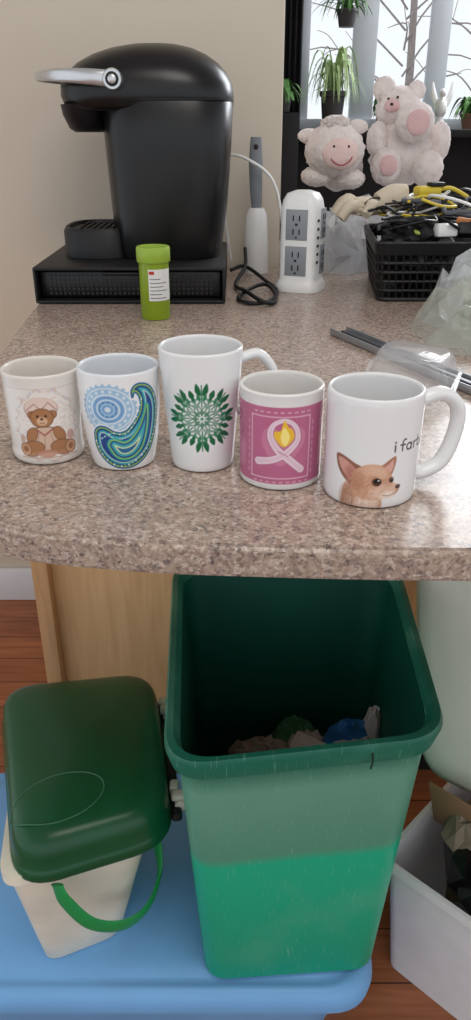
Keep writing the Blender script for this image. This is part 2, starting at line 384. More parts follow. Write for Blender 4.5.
def p_dog(P):
    rnd=random.Random(3)
    P.poly([(-21,0),(-23,9),(-20,22),(-6,30),(10,18),(12,9),(9,0)],(206,160,134),smooth=True)
    P.soft(-18,8,9,16,(160,112,88),.7); P.soft(0,5,12,10,(236,214,198),.9)
    P.poly([(6,36),(13,43),(20,48),(22,46),(21,38),(17,30)],(176,124,102),smooth=True)
    P.poly([(10,36),(15,41),(19.5,45),(19.5,37),(16,33)],(222,172,160),smooth=True)
    P.poly([(-10,20),(-20,24),(-28,33),(-31,43),(-29,46),(-22,45),(-13,41),(-5,36)],(146,98,80),smooth=True)
    P.poly([(-13,24),(-21,29),(-27,37),(-28,43),(-21,42),(-13,37),(-9,31)],(214,158,146),smooth=True)
    P.soft(-16,31,7,9,(176,112,100),.8)
    P.poly([(-15,22),(-13,33),(-4,40),(7,41),(16,36),(20,28),(19,18),(10,10),(-4,9),(-13,14)],(208,158,130),smooth=True)
    P.soft(3,36,12,7,(228,190,162),.9); P.soft(-10,24,8,11,(176,122,94),.7); P.soft(10,33,7,6,(232,196,170),.7)
    P.poly([(9,22),(16,25),(22,24),(27,20),(27.5,16),(23,12),(15,10),(8,11),(6,16)],(222,184,160),smooth=True)
    P.soft(17,13,10,5,(244,228,216),1); P.soft(6,15,8,7,(232,198,176),.8); P.soft(17,24,5,5,(190,140,112),.5)
    P.ell(6.5,25.5,4.4,4.0,(150,102,80)); P.ell(7,25.5,3.3,3.2,(24,16,15)); P.ell(8.2,26.8,.8,.8,(240,240,240)); P.soft(6.5,23.8,2.4,1.2,(96,60,40),.8)
    P.ell(19,27,2.3,2.7,(150,102,80)); P.ell(19.4,27,1.6,2.1,(26,18,16)); P.ell(19.9,27.9,.4,.4,(230,230,230))
    P.ell(26,20,2.4,2.0,(70,44,44)); P.ell(26.3,20.6,.9,.5,(140,110,110)); P.line([(26,18),(24.5,14.6),(18,12.4),(13,13)],0.6,(130,88,74))
    for a in range(260):
        t=rnd.random()*6.28; q=rnd.random()**.5
        sx,sy=-1+20*q*math.cos(t),20+19*q*math.sin(t)
        if (abs(sx-7)<5 and abs(sy-25)<5) or sx>15 or sy<1: continue
        P.line([(sx,sy),(sx-1.8,sy-1.6)],0.35,rnd.choice([(160,108,82),(236,204,180),(186,134,104)]),op=.35)
    for a in range(40):
        sx=rnd.uniform(-20,10); P.line([(sx,rnd.uniform(2,12)),(sx-1,0)],.4,(244,230,218),op=.5)
    k=(40,38,38); w=1.15; b=52
    P.line([(20,b),(20,b+5.5)],w,k); P.ell(20,b+8,.8,.8,k)
    P.line([(27,b),(27,b+8),(28.5,b+10),(30,b+9.6)],w,k); P.line([(25,b+5.2),(29.5,b+5.2)],w,k)
    P.ell(34,b+2.8,2.6,2.8,k,hollow=w/2); P.line([(36.8,b),(36.8,b+5.6)],w,k)
    P.line([(40,b),(40,b+5.6)],w,k); P.line([(40,b+3.5),(41.5,b+5.4),(43,b+5.4)],w,k)
    P.line([(46,b+9),(46,b+1),(47.5,b),(49,b+.4)],w,k); P.line([(44.3,b+5.6),(48.5,b+5.6)],w,k)
    P.ell(53,b+2.8,2.6,2.8,k,hollow=w/2); P.line([(50.4,b+2.8),(55.6,b+2.8)],w,k)
    P.ell(60,b+2.8,2.6,2.8,k,hollow=w/2); P.line([(62.8,b),(62.8,b+9.5)],w,k)
def p_pink(P):
    pk=(190,104,140); wh=(242,232,236)
    P.blend(np.abs(P.H-42)-37,(232,228,226)); P.blend(np.abs(P.H-42)-35.5,pk)
    for a,b in [((-27,12),(27,12)),((27,12),(27,69)),((27,69),(-27,69)),((-27,69),(-27,12))]: P.line([a,b],0.9,(236,200,214))
    for i in range(9):
        s=-24+6*i
        P.line([(s,8.3),(s+2.2,8.3)],1.2,wh,op=.55); P.line([(s,73),(s+2.4,73)],1.2,wh,op=.55)
    for i in range(8):
        P.line([(-30.5,15+6.5*i),(-30.5,18+6.5*i)],1.2,wh,op=.4); P.line([(30.5,15+6.5*i),(30.5,18+6.5*i)],1.2,wh,op=.4)
    P.poly([(0,24),(-16,42),(-15,56),(-6,60),(2,52),(10,61),(21,56),(20,42)],(206,132,162),op=.7,smooth=True)
    d=P.fat([(-20,27,3.6),(-6,30,3.2),(6,37,3.0),(15,48,2.6),(13,60,2.2),(4,66,2.0),(-6,62,2.2),(-9,52,2.8),(-3,40,3.2),(8,30,3.4),(19,20,3.4)])
    P.blend(np.abs(d)-.35,(160,76,112)); P.blend(d,(236,212,222)); P.blend(d+1.6,(224,188,204),op=.7)
    P.line([(-2,38),(7,33)],.5,(170,90,125))
    P.poly([(3,42),(-5,50),(-5,56),(0,57),(3,66),(7,60),(10,58),(12,50)],(240,192,60),smooth=True)
    P.poly([(4,43),(0,50),(3,60),(8,51)],(255,236,140),smooth=True)
def p_mandala(P):
    cx,cy=0,55; g=(20,104,66); g2=(52,132,92); gr=(128,164,146)
    def rp(a,r,t): return (cx+math.cos(a)*r-math.sin(a)*t, cy+(math.sin(a)*r+math.cos(a)*t))
    for k in range(8):
        a=k*math.pi/4
        for sg in (-1,1):
            P.poly([rp(a,22,sg*1),rp(a,26,sg*5.8),rp(a,33.5,sg*5),rp(a,28,sg*1.2)],g,smooth=True)
            P.poly([rp(a,17,sg*1),rp(a,19,sg*4.2),rp(a,24,sg*4.2),rp(a,20.5,sg*1)],g2,smooth=True)
            P.poly([rp(a+sg*.39,21,-.5*sg),rp(a+sg*.39,24,sg*2.4),rp(a+sg*.39,29,0),rp(a+sg*.39,24,-2.4*sg)],g,smooth=True)
        P.line([rp(a,12,0),rp(a,32,0)],.9,g)
        P.line([rp(a,9,0),rp(a,14,4.2),rp(a,18,0),rp(a,14,-4.2),rp(a,9,0)],1.5,gr)
        b=a+math.pi/8
        P.line([rp(b,6,0),rp(b,19,0)],1.7,gr); P.line([rp(b,16,-4.4),rp(b,11,0),rp(b,16,4.4)],1.4,gr); P.ell(*rp(b,20,0),1.7,1.7,g)
        P.line([rp(b,19.5,-3),rp(b,16.5,0),rp(b,19.5,3)],1.0,g2)
        P.line([rp(a,0,0),rp(a,8,0)],1.8,gr); P.poly([rp(a,3,0),rp(a,6,2.4),rp(a,10,0),rp(a,6,-2.4)],(92,140,114))
    P.ell(cx,cy,3,3,(225,232,228)); P.ell(cx,cy,1.3,1.3,g2)
def p_paisley(P):
    lb=(160,196,224); mb=(116,164,210); pale=(216,230,240)
    for r,c in [(26,lb),(24,pale),(22.5,lb),(17,pale),(15,mb),(11.5,pale),(10,lb),(5,mb),(3,pale)]:
        P.ell(-12,63,r,r*.85,c)
    for k in range(18):
        a=k*math.pi/9; P.ell(-12+19.7*math.cos(a),63+16.8*math.sin(a),1.5,1.5,pale)
    for k in range(10):
        a=k*math.pi/5+.2; P.ell(-12+8*math.cos(a),63+7*math.sin(a),1.0,2.2,(86,140,196),rot=a)
    for k in range(26):
        a=k*math.pi/13; P.ell(-12+26.5*math.cos(a),63+22.5*math.sin(a),1.5,1.5,lb)
    d=P.fat([(-18,36,11),(-12,27,16),(0,22,19.5),(13,28,18),(22,41,15),(27,54,12.5),(28,66,10.5),(24,76,8),(17,81,5),(12,79,2.5),(11,74,1.2)])
    P.blend(d-1.6,(236,240,240)); P.blend(d,(28,84,150)); P.blend(d+1.5,(150,198,90)); P.blend(d+2.8,(22,60,130))
    P.blend(d+4.6,(60,176,186)); P.blend(d+6.6,(236,242,224)); P.blend(d+7.4,(24,72,140))
    d2=P.fat([(-8,28,7.5),(0,22,10.5),(10,26,9.5),(18,38,7),(23,52,4.8),(25,63,3)])
    P.blend(d2,(40,160,170)); P.blend(d2+1.4,(150,204,100)); P.blend(d2+2.8,(28,90,150)); P.blend(d2+4.6,(70,180,190)); P.blend(d2+7,(236,240,180)); P.blend(d2+8.2,(40,110,160))
    C=catmull([(-27,30,0),(-19,14,0),(-3,5.5,0),(14,12.5,0),(28,26,0),(36,42,0),(38,58,0),(35,72,0)],5)
    for i,p in enumerate(C): P.ell(p.x,p.y,1.0,1.0,[(230,240,236),(160,206,100)][i%2])
    C=catmull([(-20,34,0),(-10,40,0),(2,39,0),(10,47,0),(16,60,0),(20,72,0)],5)
    for i,p in enumerate(C): P.ell(p.x,p.y,.8,.8,[(230,240,236),(90,190,190)][i%2])
def p_bear(P):
    rnd=random.Random(4)
    for k in range(90):
        a=k/90*6.283; rx,ry=29+2.5*math.sin(k*5),36+2.5*math.cos(k*7)
        P.ell(rx*math.cos(a),40+ry*math.sin(a)*0.95,1.6,1.1,[(214,186,180),(196,200,214),(218,194,172)][k%3],rot=a,op=.8)
    P.ell(0,40,27,33,(238,230,224))
    for k in range(90):
        x,y=rnd.uniform(-24,24),rnd.uniform(30,69); P.line([(x,y),(x+rnd.uniform(-5,5),y+rnd.uniform(-3,3))],.55,rnd.choice([(200,172,166),(184,188,204),(210,184,160)]),op=.65)
    br=(172,120,82); db=(120,76,50); ol=(100,66,48)
    P.ell(-4,57,16,11,(196,168,160)); P.ell(-4,58,15,10,(230,208,196))
    P.line([(-18,55),(-10,62),(-4,56),(3,63),(10,55)],.9,(176,132,128))
    P.ell(-13,51,4.2,4.2,ol); P.ell(-13,51,3.6,3.6,br); P.ell(6,51,4.2,4.2,ol); P.ell(6,51,3.6,3.6,br)
    P.ell(-4,48,10.8,9.6,ol); P.ell(-4,48,10.2,9,br); P.ell(-4,45,5,4,(218,180,146)); P.ell(-4,47.2,1.4,1,(50,30,24))
    P.ell(-7.8,50,1,1.2,(40,24,20)); P.ell(-.2,50,1,1.2,(40,24,20)); P.line([(-6,43.6),(-4,42.8),(-2,43.6)],.6,db)
    P.poly([(-13,38),(-19,24),(-15,15),(11,15),(15,24),(7,38)],ol,smooth=True); P.poly([(-12.4,37.4),(-18.2,24),(-14.4,15.8),(10.5,15.8),(14,24),(6.5,37.4)],(214,184,162),smooth=True)
    P.line([(-10,37),(-3,31),(5,37)],1.6,(170,96,84)); P.line([(-3,31),(-4,18)],.6,(176,136,116)); P.line([(-8,34),(-11,18)],.6,(176,136,116)); P.line([(2,34),(6,18)],.6,(176,136,116))
    P.ell(-15,31,5.2,8.6,ol,rot=-.45); P.ell(-15,31,4.7,8.1,br,rot=-.45); P.ell(11,31,5.2,8.6,ol,rot=.5); P.ell(11,31,4.7,8.1,br,rot=.5)
    for cx_,rt in ((-16,.25),(13,-.2)):
        P.ell(cx_,17.5,12,7.8,ol,rot=rt); P.ell(cx_,17.5,11.4,7.2,br,rot=rt)
    for cx_ in (-23,21): P.ell(cx_,16.5,6,6.6,ol); P.ell(cx_,16.5,5.4,6,(200,152,114)); P.ell(cx_,16.5,2.6,3,(156,102,72))
    P.ell(-2,12.5,9,4,(188,134,112),op=.9); P.ell(22,28,4,5,(196,150,140),op=.8); P.ell(-25,27,3,4,(190,150,130),op=.7)
    P.line([(-28,8.5),(28,8.5)],1.1,(196,164,146)); P.line([(-40,76),(40,76)],.6,(214,196,186))
mug(0.1180,0.609,0.094,[(0,.0388),(.05,.0402),(.97,.0408),(1,.0405)],(238,238,238),p_dog,math.radians(14),(232,232,232),1.2,(0.14,0.86),0.040)
mug(0.041,0.642,0.087,[(0,.0365),(.05,.0372),(.97,.0374),(1,.0377)],(230,228,226),p_pink,math.radians(80))
mug(-0.0315,0.673,0.112,[(0,.0285),(.04,.0298),(.35,.0325),(.7,.0362),(1,.0386)],(240,240,240),p_mandala,math.radians(14),(230,230,230),.9,(0.45,0.88),0.032)
mug(-0.1080,0.678,0.093,[(0,.029),(.05,.0305),(.3,.0345),(.6,.0372),(1,.0380)],(240,240,240),p_paisley,math.radians(100),(224,228,232))
mug(-0.184,0.695,0.086,[(0,.032),(.03,.0345),(.10,.0355),(.16,.0345),(.9,.0362),(1,.0370)],(234,228,222),p_bear,math.radians(120),(226,220,212),dots=[(1.3,.80,.003),(1.75,.83,.0035),(2.2,.78,.003),(1.0,.82,.0025)])
# ---------------------------------------------------------------- coffee maker
Kp=[]; ky=1.57
def xl(z,x0,x1,ry,e=3.2,cy=ky): return sel((x0+x1)/2,cy,z,(x1-x0)/2,ry,e,64)
B=CZ+0.0655
Kp.append(loft('column',[xl(B,-.228,-.029,.10),xl(B+.01,-.229,-.027,.103),xl(1.06,-.234,-.016,.110),xl(1.16,-.238,-.008,.114),xl(1.235,-.242,-.004,.115),xl(1.24,-.236,-.008,.112)],M_blk))
Kp.append(loft('head_lid',[xl(1.222,-.296,-.010,.104),xl(1.228,-.305,-.004,.112),xl(1.245,-.312,-.003,.116),xl(1.265,-.311,-.006,.115,3),xl(1.282,-.299,-.015,.110,2.9),xl(1.297,-.280,-.030,.101,2.7),xl(1.310,-.254,-.050,.088,2.5),xl(1.320,-.222,-.074,.068,2.3),xl(1.326,-.188,-.10,.042,2.1),xl(1.328,-.160,-.125,.015,2)],M_blk,angle=80))
Kp.append(loft('pod_holder',[sel(-.268,ky,1.188,.026,.05,2.6),sel(-.269,ky,1.194,.034,.065,2.6),sel(-.271,ky,1.215,.040,.085,2.8),sel(-.271,ky,1.232,.042,.095,2.8)],M_blk2))
Kp.append(loft('seam',[xl(1.2375,-.2425,-.0032,.1157),xl(1.2405,-.2425,-.0032,.1157)],mat('seam_black',(4,4,4),.6)))
Kp.append(loft('drip_base',[sel(-.262,ky,B,.068,.09,3),sel(-.262,ky,B+.045,.068,.09,3),sel(-.262,ky,B+.052,.064,.085,3),sel(-.262,ky,B+.052,.058,.078,3),sel(-.262,ky,B+.046,.056,.076,3)],M_blk2))
for i in range(7): Kp.append(box('grate_bar',(-.297+.012*i,ky,B+.048),(.003,.13,.003),M_blk2,bev=.001))
Kp.append(tube('handle',[(-.205,ky-.119,1.268),(-.25,ky-.118,1.272),(-.30,ky-.095,1.275),(-.337,ky-.055,1.276),(-.358,ky,1.276),(-.337,ky+.055,1.276),(-.30,ky+.095,1.275),(-.25,ky+.118,1.272),(-.205,ky+.119,1.268)],
   [.0135,.012,.010,.008,.006,.008,.010,.012,.0135],M_chrome,8,14,flat=.4,up=(0,0,1)))
def ydisk(name,x,y,z,r,t,m): 
    o=lathe(name,[(r*.9,0),(r,t*.2),(r,t*.8),(r*.9,t)],(0,0,0),m,32)
    for v in o.data.vertices: a=v.co.copy(); v.co=(x+a.x,y-a.z,z+a.y)
    return o
Kp.append(ydisk('pivot',-.205,ky-.112,1.268,.0165,.016,M_chrome)); Kp.append(ydisk('pivot_cap',-.205,ky-.127,1.268,.011,.003,M_blk2)); Kp.append(ydisk('pivot_centre',-.205,ky-.129,1.268,.007,.003,M_chrome))
group('coffee_maker',Kp)
D=[box('shell_top',(-.19,1.555,CZ+.0615),(.342,.33,.006),M_blk2),box('shell_bottom',(-.19,1.555,CZ+.004),(.342,.33,.006),M_blk2)]
for x in (-.359,-.021): D.append(box('shell_side',(x,1.555,CZ+.033),(.005,.33,.06),M_blk2))
D.append(box('shell_back',(-.19,1.717,CZ+.033),(.335,.005,.055),M_blk2))
D.append(box('drawer_tray',(-.19,1.56,CZ+.032),(.328,.30,.046),M_blk,bev=.003))
M_mesh=mat('grille_grey',(46,46,48),.5,var=.3,scale=200)
for r_ in range(5):
    for c_ in range(36): D.append(box('perforation',(-.335+.0083*c_,1.4095,CZ+.016+.0078*r_),(.0040,.0025,.0040),M_mesh,bev=0))
D.append(box('drawer_pull',(-.19,1.404,CZ+.052),(.10,.012,.006),M_blk))
join('coffee_pod_drawer',D)
# ---------------------------------------------------------------- pill bottle
M_vial=mat('green_vial',(160,188,40),.25,var=.05,trans=.35)
M_cap=mat('green_cap',(154,184,64),.4)
px,py=-.134,1.285
P_=[lathe('vial',[(.001,0),(.0235,0),(.0245,.002),(.0245,.098),(.0225,.098),(.0225,.004),(.001,.003)],(px,py,CZ+.0005),M_vial,40),
    lathe('cap',[(.0255,.090),(.0275,.092),(.0275,.112),(.0262,.1145),(.02,.1145),(.0195,.1125),(.001,.1125)],(px,py,CZ+.0005),M_cap,40)]
M_lab=mat('paper_label',(226,226,222),.6,var=.03); M_ink=mat('label_ink',(90,90,95),.7); M_red=mat('label_red',(190,60,50),.7)
def arcpatch(name,c,r,a0,a1,z0,z1,m,n=14):
    L=[[(c[0]+r*math.cos(a0+(a1-a0)*i/n),c[1]+r*math.sin(a0+(a1-a0)*i/n),z) for i in range(n+1)] for z in (z0,z1)]
    return loft(name,L,m,False,False,closed=False)
a_=-math.pi/2
P_.append(arcpatch('label',(px,py),.0249,a_-.3,a_+1.4,CZ+.032,CZ+.082,M_lab))
for i in range(6): P_.append(arcpatch('print_line',(px,py),.0251,a_-.2,a_+[.9,.6,1.0,.7,.95,.5][i],CZ+.036+.006*i,CZ+.0372+.006*i,M_ink))
P_.append(arcpatch('print_red',(px,py),.0252,a_-.25,a_+.1,CZ+.074,CZ+.079,M_red))
group('pill_bottle',P_)
# ---------------------------------------------------------------- cables, hand blender
tube('power_cord',[(-.01,1.66,.925),(.02,1.68,.93),(.06,1.60,.916),(.080,1.49,.915),(.065,1.40,.915),(.03,1.375,.915),(.005,1.42,.915),(.03,1.50,.918),(.06,1.52,.921),(.075,1.45,.917),(.068,1.38,.915),(.045,1.37,.921),(.02,1.45,.922),(.0,1.55,.916),(.02,1.62,.94),(.02,1.66,.97)],.0038,M_blk2,8,8)
tube('charging_cable',[(.098,1.64,.93),(.095,1.66,1.03),(.075,1.68,1.10),(.03,1.685,1.135),(-.01,1.70,1.145),(-.03,1.72,1.12),(-.02,1.75,1.0),(-.01,1.77,.93)],.003,M_white,8,8)
M_grey=mat('grey_rubber',(126,130,136),.5)
H=[lathe('base',[(.001,0),(.026,0),(.027,.004),(.026,.06),(.022,.12),(.016,.132),(.001,.134)],(.045,1.72,CZ+.0005),M_white,32),
   tube('handle_stem',[(.045,1.72,1.035),(.043,1.72,1.08),(.042,1.72,1.13),(.042,1.72,1.178)],[.010,.013,.0145,.011],M_grey,8,14,flat=.7),
   ydisk('hang_hole',.042,1.711,1.160,.005,.002,M_blk2)]
group('immersion_blender',H)
# ---------------------------------------------------------------- surge tower
T=[];tx,ty=.128,1.535; rz_=math.radians(-22)
T.append(loft('tower_shell',[sel(tx,ty,CZ+z,r,r,e,64,rz_) for z,r,e in [(.0005,.046,3),(.010,.047,3),(.018,.041,4),(.024,.0370,4.5),(.10,.0370,4.5),(.150,.0365,4.5),(.165,.034,4),(.176,.028,3.4),(.181,.014,3)]],M_white))
M_pl=mat('outlet_grey',(142,146,152),.45)
def onface(nm,a,z,w,h,t,m,R,du=0):
    n=Vector((math.cos(a),math.sin(a),0)); u=Vector((-math.sin(a),math.cos(a),0))
    return box(nm,Vector((tx,ty,z))+n*R+u*du,(t,w,h),m,rz=a,bev=.001)
for a,dd in ((math.radians(-112),0.0),(math.radians(-22),.013)):
    for z in (.968,1.033):
        T.append(onface('outlet_plate',a,z,.042 if dd==0 else .030,.054,.005,M_pl,.0360,dd))
        for du in (-.006,.006):
            T.append(onface('slot',a,z+.012,.0025,.010,.0012,M_blk2,.0390,du+dd)); T.append(onface('slot',a,z-.012,.0025,.010,.0012,M_blk2,.0390,du+dd))
        T.append(onface('ground_slot',a,z+.001,.005,.004,.0012,M_blk2,.0390,dd)); T.append(onface('ground_slot',a,z-.022,.004,.003,.0012,M_blk2,.0390,dd))
for i in range(6): T.append(onface('usb_port',math.radians(-22),.965+.015*i,.009,.005,.0030,M_blk2,.0368,-.017))
group('power_strip_tower',T)
# ---------------------------------------------------------------- plastic bag + plush
def filmmat(name,rgb,alpha,rough=.12):
    return mat(name,rgb,rough,var=.12,scale=20,bump=.3,bscale=60,alpha=alpha)
M_bag=filmmat('clear_plastic_film',(226,228,232),.45)
M_soft=mat('folded_white_cloth',(206,206,208),.8,var=.1,bump=.4,bscale=60)
b1=crump('film_pile',(.32,1.95,CZ+.001),.17,.19,.145,M_bag,3,.35)
b2=crump('film_fold',(.230,1.80,CZ+.001),.080,.11,.125,M_bag,5,.4)
b4=crump('film_inner',(.235,1.84,CZ+.001),.06,.08,.10,M_bag,9,.5)
b3=blob('wrapped_cloth',(.33,1.97,.975),(.12,.13,.065),M_soft,.25,2.4,5,4,zmin=CZ+.002)
join('plastic_bag',[b1,b2,b3,b4])
M_fur=mat('plush_fur',(232,220,216),.95,var=.08,scale=60,bump=1.0,bscale=200,sheen=.4)
M_pinkf=mat('plush_pink',(222,184,184),.95,var=.08,bump=.8,bscale=260,sheen=.4)
M_felt=mat('black_bead',(30,24,26),.4)
def eb(n,c,s,m=M_fur,am=.10,sd=0,rz=0): return blob(n,c,s,m,am,8,sd,4,rz)
q=[eb('head',(.222,1.88,1.150),(.066,.055,.056),sd=1),eb('body',(.245,1.96,1.11),(.055,.055,.05),sd=2),
   eb('ear_l',(.163,1.885,1.178),(.026,.014,.015),sd=3,rz=.4),eb('ear_r',(.272,1.89,1.196),(.024,.014,.015),sd=4),
   eb('tuft',(.222,1.88,1.203),(.032,.03,.016),am=.3,sd=5),eb('muzzle',(.230,1.832,1.143),(.040,.016,.032),mat('plush_face',(232,204,198),.95,bump=.6),.02,6),
   eb('arm',(.185,1.89,1.095),(.035,.028,.022),sd=8),eb('leg',(.262,1.885,1.090),(.034,.03,.022),sd=9),
   eb('eye_l',(.214,1.820,1.158),(.0025,.003,.003),M_felt,0),eb('eye_r',(.246,1.820,1.158),(.0025,.003,.003),M_felt,0),
   tube('smile',[(.206,1.822,1.140),(.214,1.818,1.128),(.232,1.815,1.121),(.250,1.818,1.130),(.256,1.822,1.142)],.0014,mat('pink_thread',(170,70,84),.8),6,6)]
group('plush_lamb',q)
q=[eb('body',(.395,1.97,1.145),(.078,.07,.075),sd=11),eb('head',(.375,1.97,1.232),(.052,.05,.048),sd=12),
   eb('ear_l',(.338,1.96,1.272),(.026,.016,.026),sd=13),eb('ear_r',(.412,1.965,1.270),(.02,.014,.02),sd=14),
   eb('foot_up',(.398,1.885,1.205),(.042,.03,.042),sd=33),eb('pad_up',(.400,1.858,1.205),(.026,.007,.026),M_pinkf,.02),
   eb('foot_l',(.345,1.90,1.115),(.034,.03,.040),sd=15),eb('foot_r',(.440,1.90,1.110),(.036,.03,.040),sd=16),
   eb('pad_l',(.345,1.872,1.118),(.020,.006,.022),M_pinkf,.02),
   eb('arm_l',(.325,1.93,1.170),(.024,.03,.038),sd=17),eb('arm_r',(.468,1.93,1.165),(.024,.03,.042),sd=18),
   eb('snout',(.352,1.925,1.238),(.018,.014,.014),M_pinkf,.02,3),eb('nose',(.348,1.911,1.241),(.004,.003,.003),M_felt,0),eb('eye_l',(.343,1.928,1.252),(.003,.003,.003),M_felt,0),eb('eye_r',(.362,1.922,1.255),(.003,.003,.003),M_felt,0)]
group('plush_bear',q)
# ---------------------------------------------------------------- basket
BQ0=[(.262,1.415),(.56,1.415),(.57,1.66),(.285,1.66)]; BQ1=[(.25,1.40),(.575,1.40),(.59,1.68),(.272,1.68)]
bk=[]; M_bk=mat('basket_black',(16,16,18),.4); nl=6
for i in range(nl+1):
    t=i/nl; lp=rquad(lerpq(BQ0,BQ1,t),CZ+.004+.098*t,.02)
    bk.append(tube('rail',lp,(.0045 if i in(0,nl) else .0030),M_bk,1,8,closed=True))
A0=rquad(BQ0,CZ+.004,.02,0,3); A1=rquad(BQ1,CZ+.102,.02,0,3); n=len(A0)
for i in range(n):
    a,b=Vector(A0[i]),Vector(A0[(i+1)%n]); c,d=Vector(A1[i]),Vector(A1[(i+1)%n]); k=max(1,int((b-a).length/.012))
    for j in range(k): bk.append(tube('slat',[a.lerp(b,j/k),c.lerp(d,j/k)],.0028,M_bk,1,6))
bk.append(loft('bottom',[rquad(BQ0,CZ+.001,.02),rquad(BQ0,CZ+.005,.02)],M_bk))
bk.append(loft('rim_band',[rquad(BQ1,CZ+.084,.02,.001),rquad(BQ1,CZ+.104,.02,.005),rquad(BQ1,CZ+.104,.02,-.002),rquad(BQ1,CZ+.086,.02,-.002)],M_bk,False,False))
join('storage_basket',bk)
M_yel=mat('yellow_plastic',(222,196,60),.4); M_or=mat('orange_plastic',(212,140,84),.5); M_glove=mat('beige_glove',(214,202,180),.85,bump=.5)
M_gry=mat('grey_fabric',(96,98,104),.8); M_lime=mat('lime_cable',(180,200,90),.4)
tb=[blob('pouch_dark',(.36,1.53,.968),(.085,.09,.05),M_blk2,.3,2.5,4,4),blob('pouch_grey',(.49,1.54,.972),(.065,.085,.05),M_gry,.3,2.5,9,4),
 blob('cable_bundle',(.325,1.47,1.015),(.048,.035,.034),M_blk2,.35,3,12,4),blob('headphones_pouch',(.40,1.60,1.045),(.05,.04,.024),M_blk2,.2,3,22,4)]
rnd=random.Random(11)
for i in range(50):
    cx,cy=rnd.uniform(.29,.53),rnd.uniform(1.44,1.63); R=rnd.uniform(.025,.06); z=rnd.uniform(1.015,1.075); ph=rnd.random()*6; tl=rnd.uniform(-.5,.5)
    pts=[(cx+R*math.cos(ph+k*.8),cy+R*.7*math.sin(ph+k*.8),z+rnd.uniform(-.006,.010)+.02*tl*math.cos(ph+k*.8)) for k in range(rnd.randint(4,9))]
    tb.append(tube('loop',pts,rnd.choice([.002,.0028,.0038]),[M_blk2,M_blk,M_gry,M_blk2,M_yel,M_blk2,M_white,M_blk,M_blk2,M_gry,M_lime][i%11],6,7))
for i in range(9):
    tb.append(box('charger',(rnd.uniform(.30,.52),rnd.uniform(1.44,1.60),rnd.uniform(1.02,1.05)),(.04,.026,.022),[M_blk2,M_gry,M_blk,M_white][i%4],bev=.004,rot=Matrix.Rotation(rnd.random()*3,3,'Z')@Matrix.Rotation(rnd.uniform(-.6,.6),3,'X')))
tb.append(tube('curved_grip',[(.405,1.47,1.045),(.43,1.455,1.038),(.465,1.46,1.044),(.50,1.48,1.038)],[.006,.012,.013,.008],M_or,8,12))
tb+=[box('tape_case',(.375,1.60,1.085),(.05,.03,.018),M_yel,rz=.3,bev=.006),box('tape_grip',(.39,1.597,1.097),(.032,.02,.008),M_blk2,rz=.3,bev=.003),tube('cord',[(.39,1.60,1.085),(.42,1.6,1.09),(.45,1.58,1.075)],.004,M_yel,6,8)]
join('cable_and_tool_clutter',tb)
gl=[blob('palm',(.258,1.61,1.056),(.045,.03,.018),M_glove,.15,3,2,4,.2)]
for i,(dx,dy,dz_) in enumerate([(-.035,-.026,-.004),(-.042,-.008,.002),(-.040,.012,.004),(-.030,.030,.006)]):
    gl.append(tube('finger',[(.24,1.61+dy*.6,1.056),(.250+dx*.8,1.61+dy,1.060+dz_),(.250+dx*1.25,1.61+dy*1.2,1.040+dz_)],[.013,.012,.010],M_glove,6,10))
gl.append(tube('thumb',[(.268,1.59,1.058),(.262,1.565,1.06),(.25,1.55,1.045)],[.013,.012,.009],M_glove,6,10))
gl.append(tube('cuff',[(.285,1.613,1.058),(.31,1.62,1.068),(.335,1.625,1.066)],[.024,.028,.03],M_glove,6,14,flat=.8,up=(0,0,1)))
join('work_glove',gl)
# ---------------------------------------------------------------- right clutter
M_bag2=filmmat('green_tinted_film',(206,212,200),.34)
M_bag3=filmmat('white_film',(226,230,232),.42)
b1=crump('film_a',(.385,1.19,CZ+.001),.105,.15,.085,M_bag2,8,.5,6,19)
b2=crump('film_b',(.365,1.10,CZ+.001),.085,.075,.055,M_bag2,12,.6,6,17)
b5=crump('film_c',(.395,1.27,CZ+.001),.085,.09,.115,M_bag3,15,.45,6,17)
b3=blob('bag_contents',(.40,1.20,.936),(.05,.08,.022),mat('bagged_greens',(92,104,78),.6,var=.4,scale=60),.3,2.5,5,4,zmin=CZ+.002)
b4=crump('blue_wrap',(.42,1.12,CZ+.004),.04,.05,.04,mat('blue_print',(110,150,190),.4),6,.5)
join('produce_bag',[b1,b2,b5,b3,b4])
d=Vector((.130,-.280,0)); rzk=math.atan2(d.y,d.x); L_=.44; cc=Vector((.160,1.172,0))+d.normalized()*L_/2
M_steel=mat('dull_steel',(160,162,166),.35,metal=.6)
dn=Vector((-d.y,d.x,0)).normalized()
kn=[box('rail_web',(cc.x,cc.y,CZ+.003),(L_,.030,.004),M_steel,rz=rzk,bev=.001)]
for sgn in (-1,1):
    p=cc+dn*sgn*.0145; kn.append(box('flange',(p.x,p.y,CZ+.006),(L_,.003,.010),M_steel,rz=rzk,bev=.001))
kn.append(box('inner_slide',(cc.x,cc.y,CZ+.007),(L_*.94,.009,.004),mat('dark_steel',(70,72,76),.35,metal=.6),rz=rzk,bev=.001))
join('drawer_slide_rail',kn)
M_clear=mat('clear_plastic',(225,228,230),.08,alpha=.35,var=.02)
cq=[(.160,.905),(.245,.83),(.285,.93),(.185,.985)]
cs=[rquad(cq,CZ+z,.022,o) for z,o in [(.013,.004),(.015,.004),(.0155,-.002),(.038,-.010),(.045,-.018)]]
loft('clear_clamshell_lid',cs,M_clear,False,True)
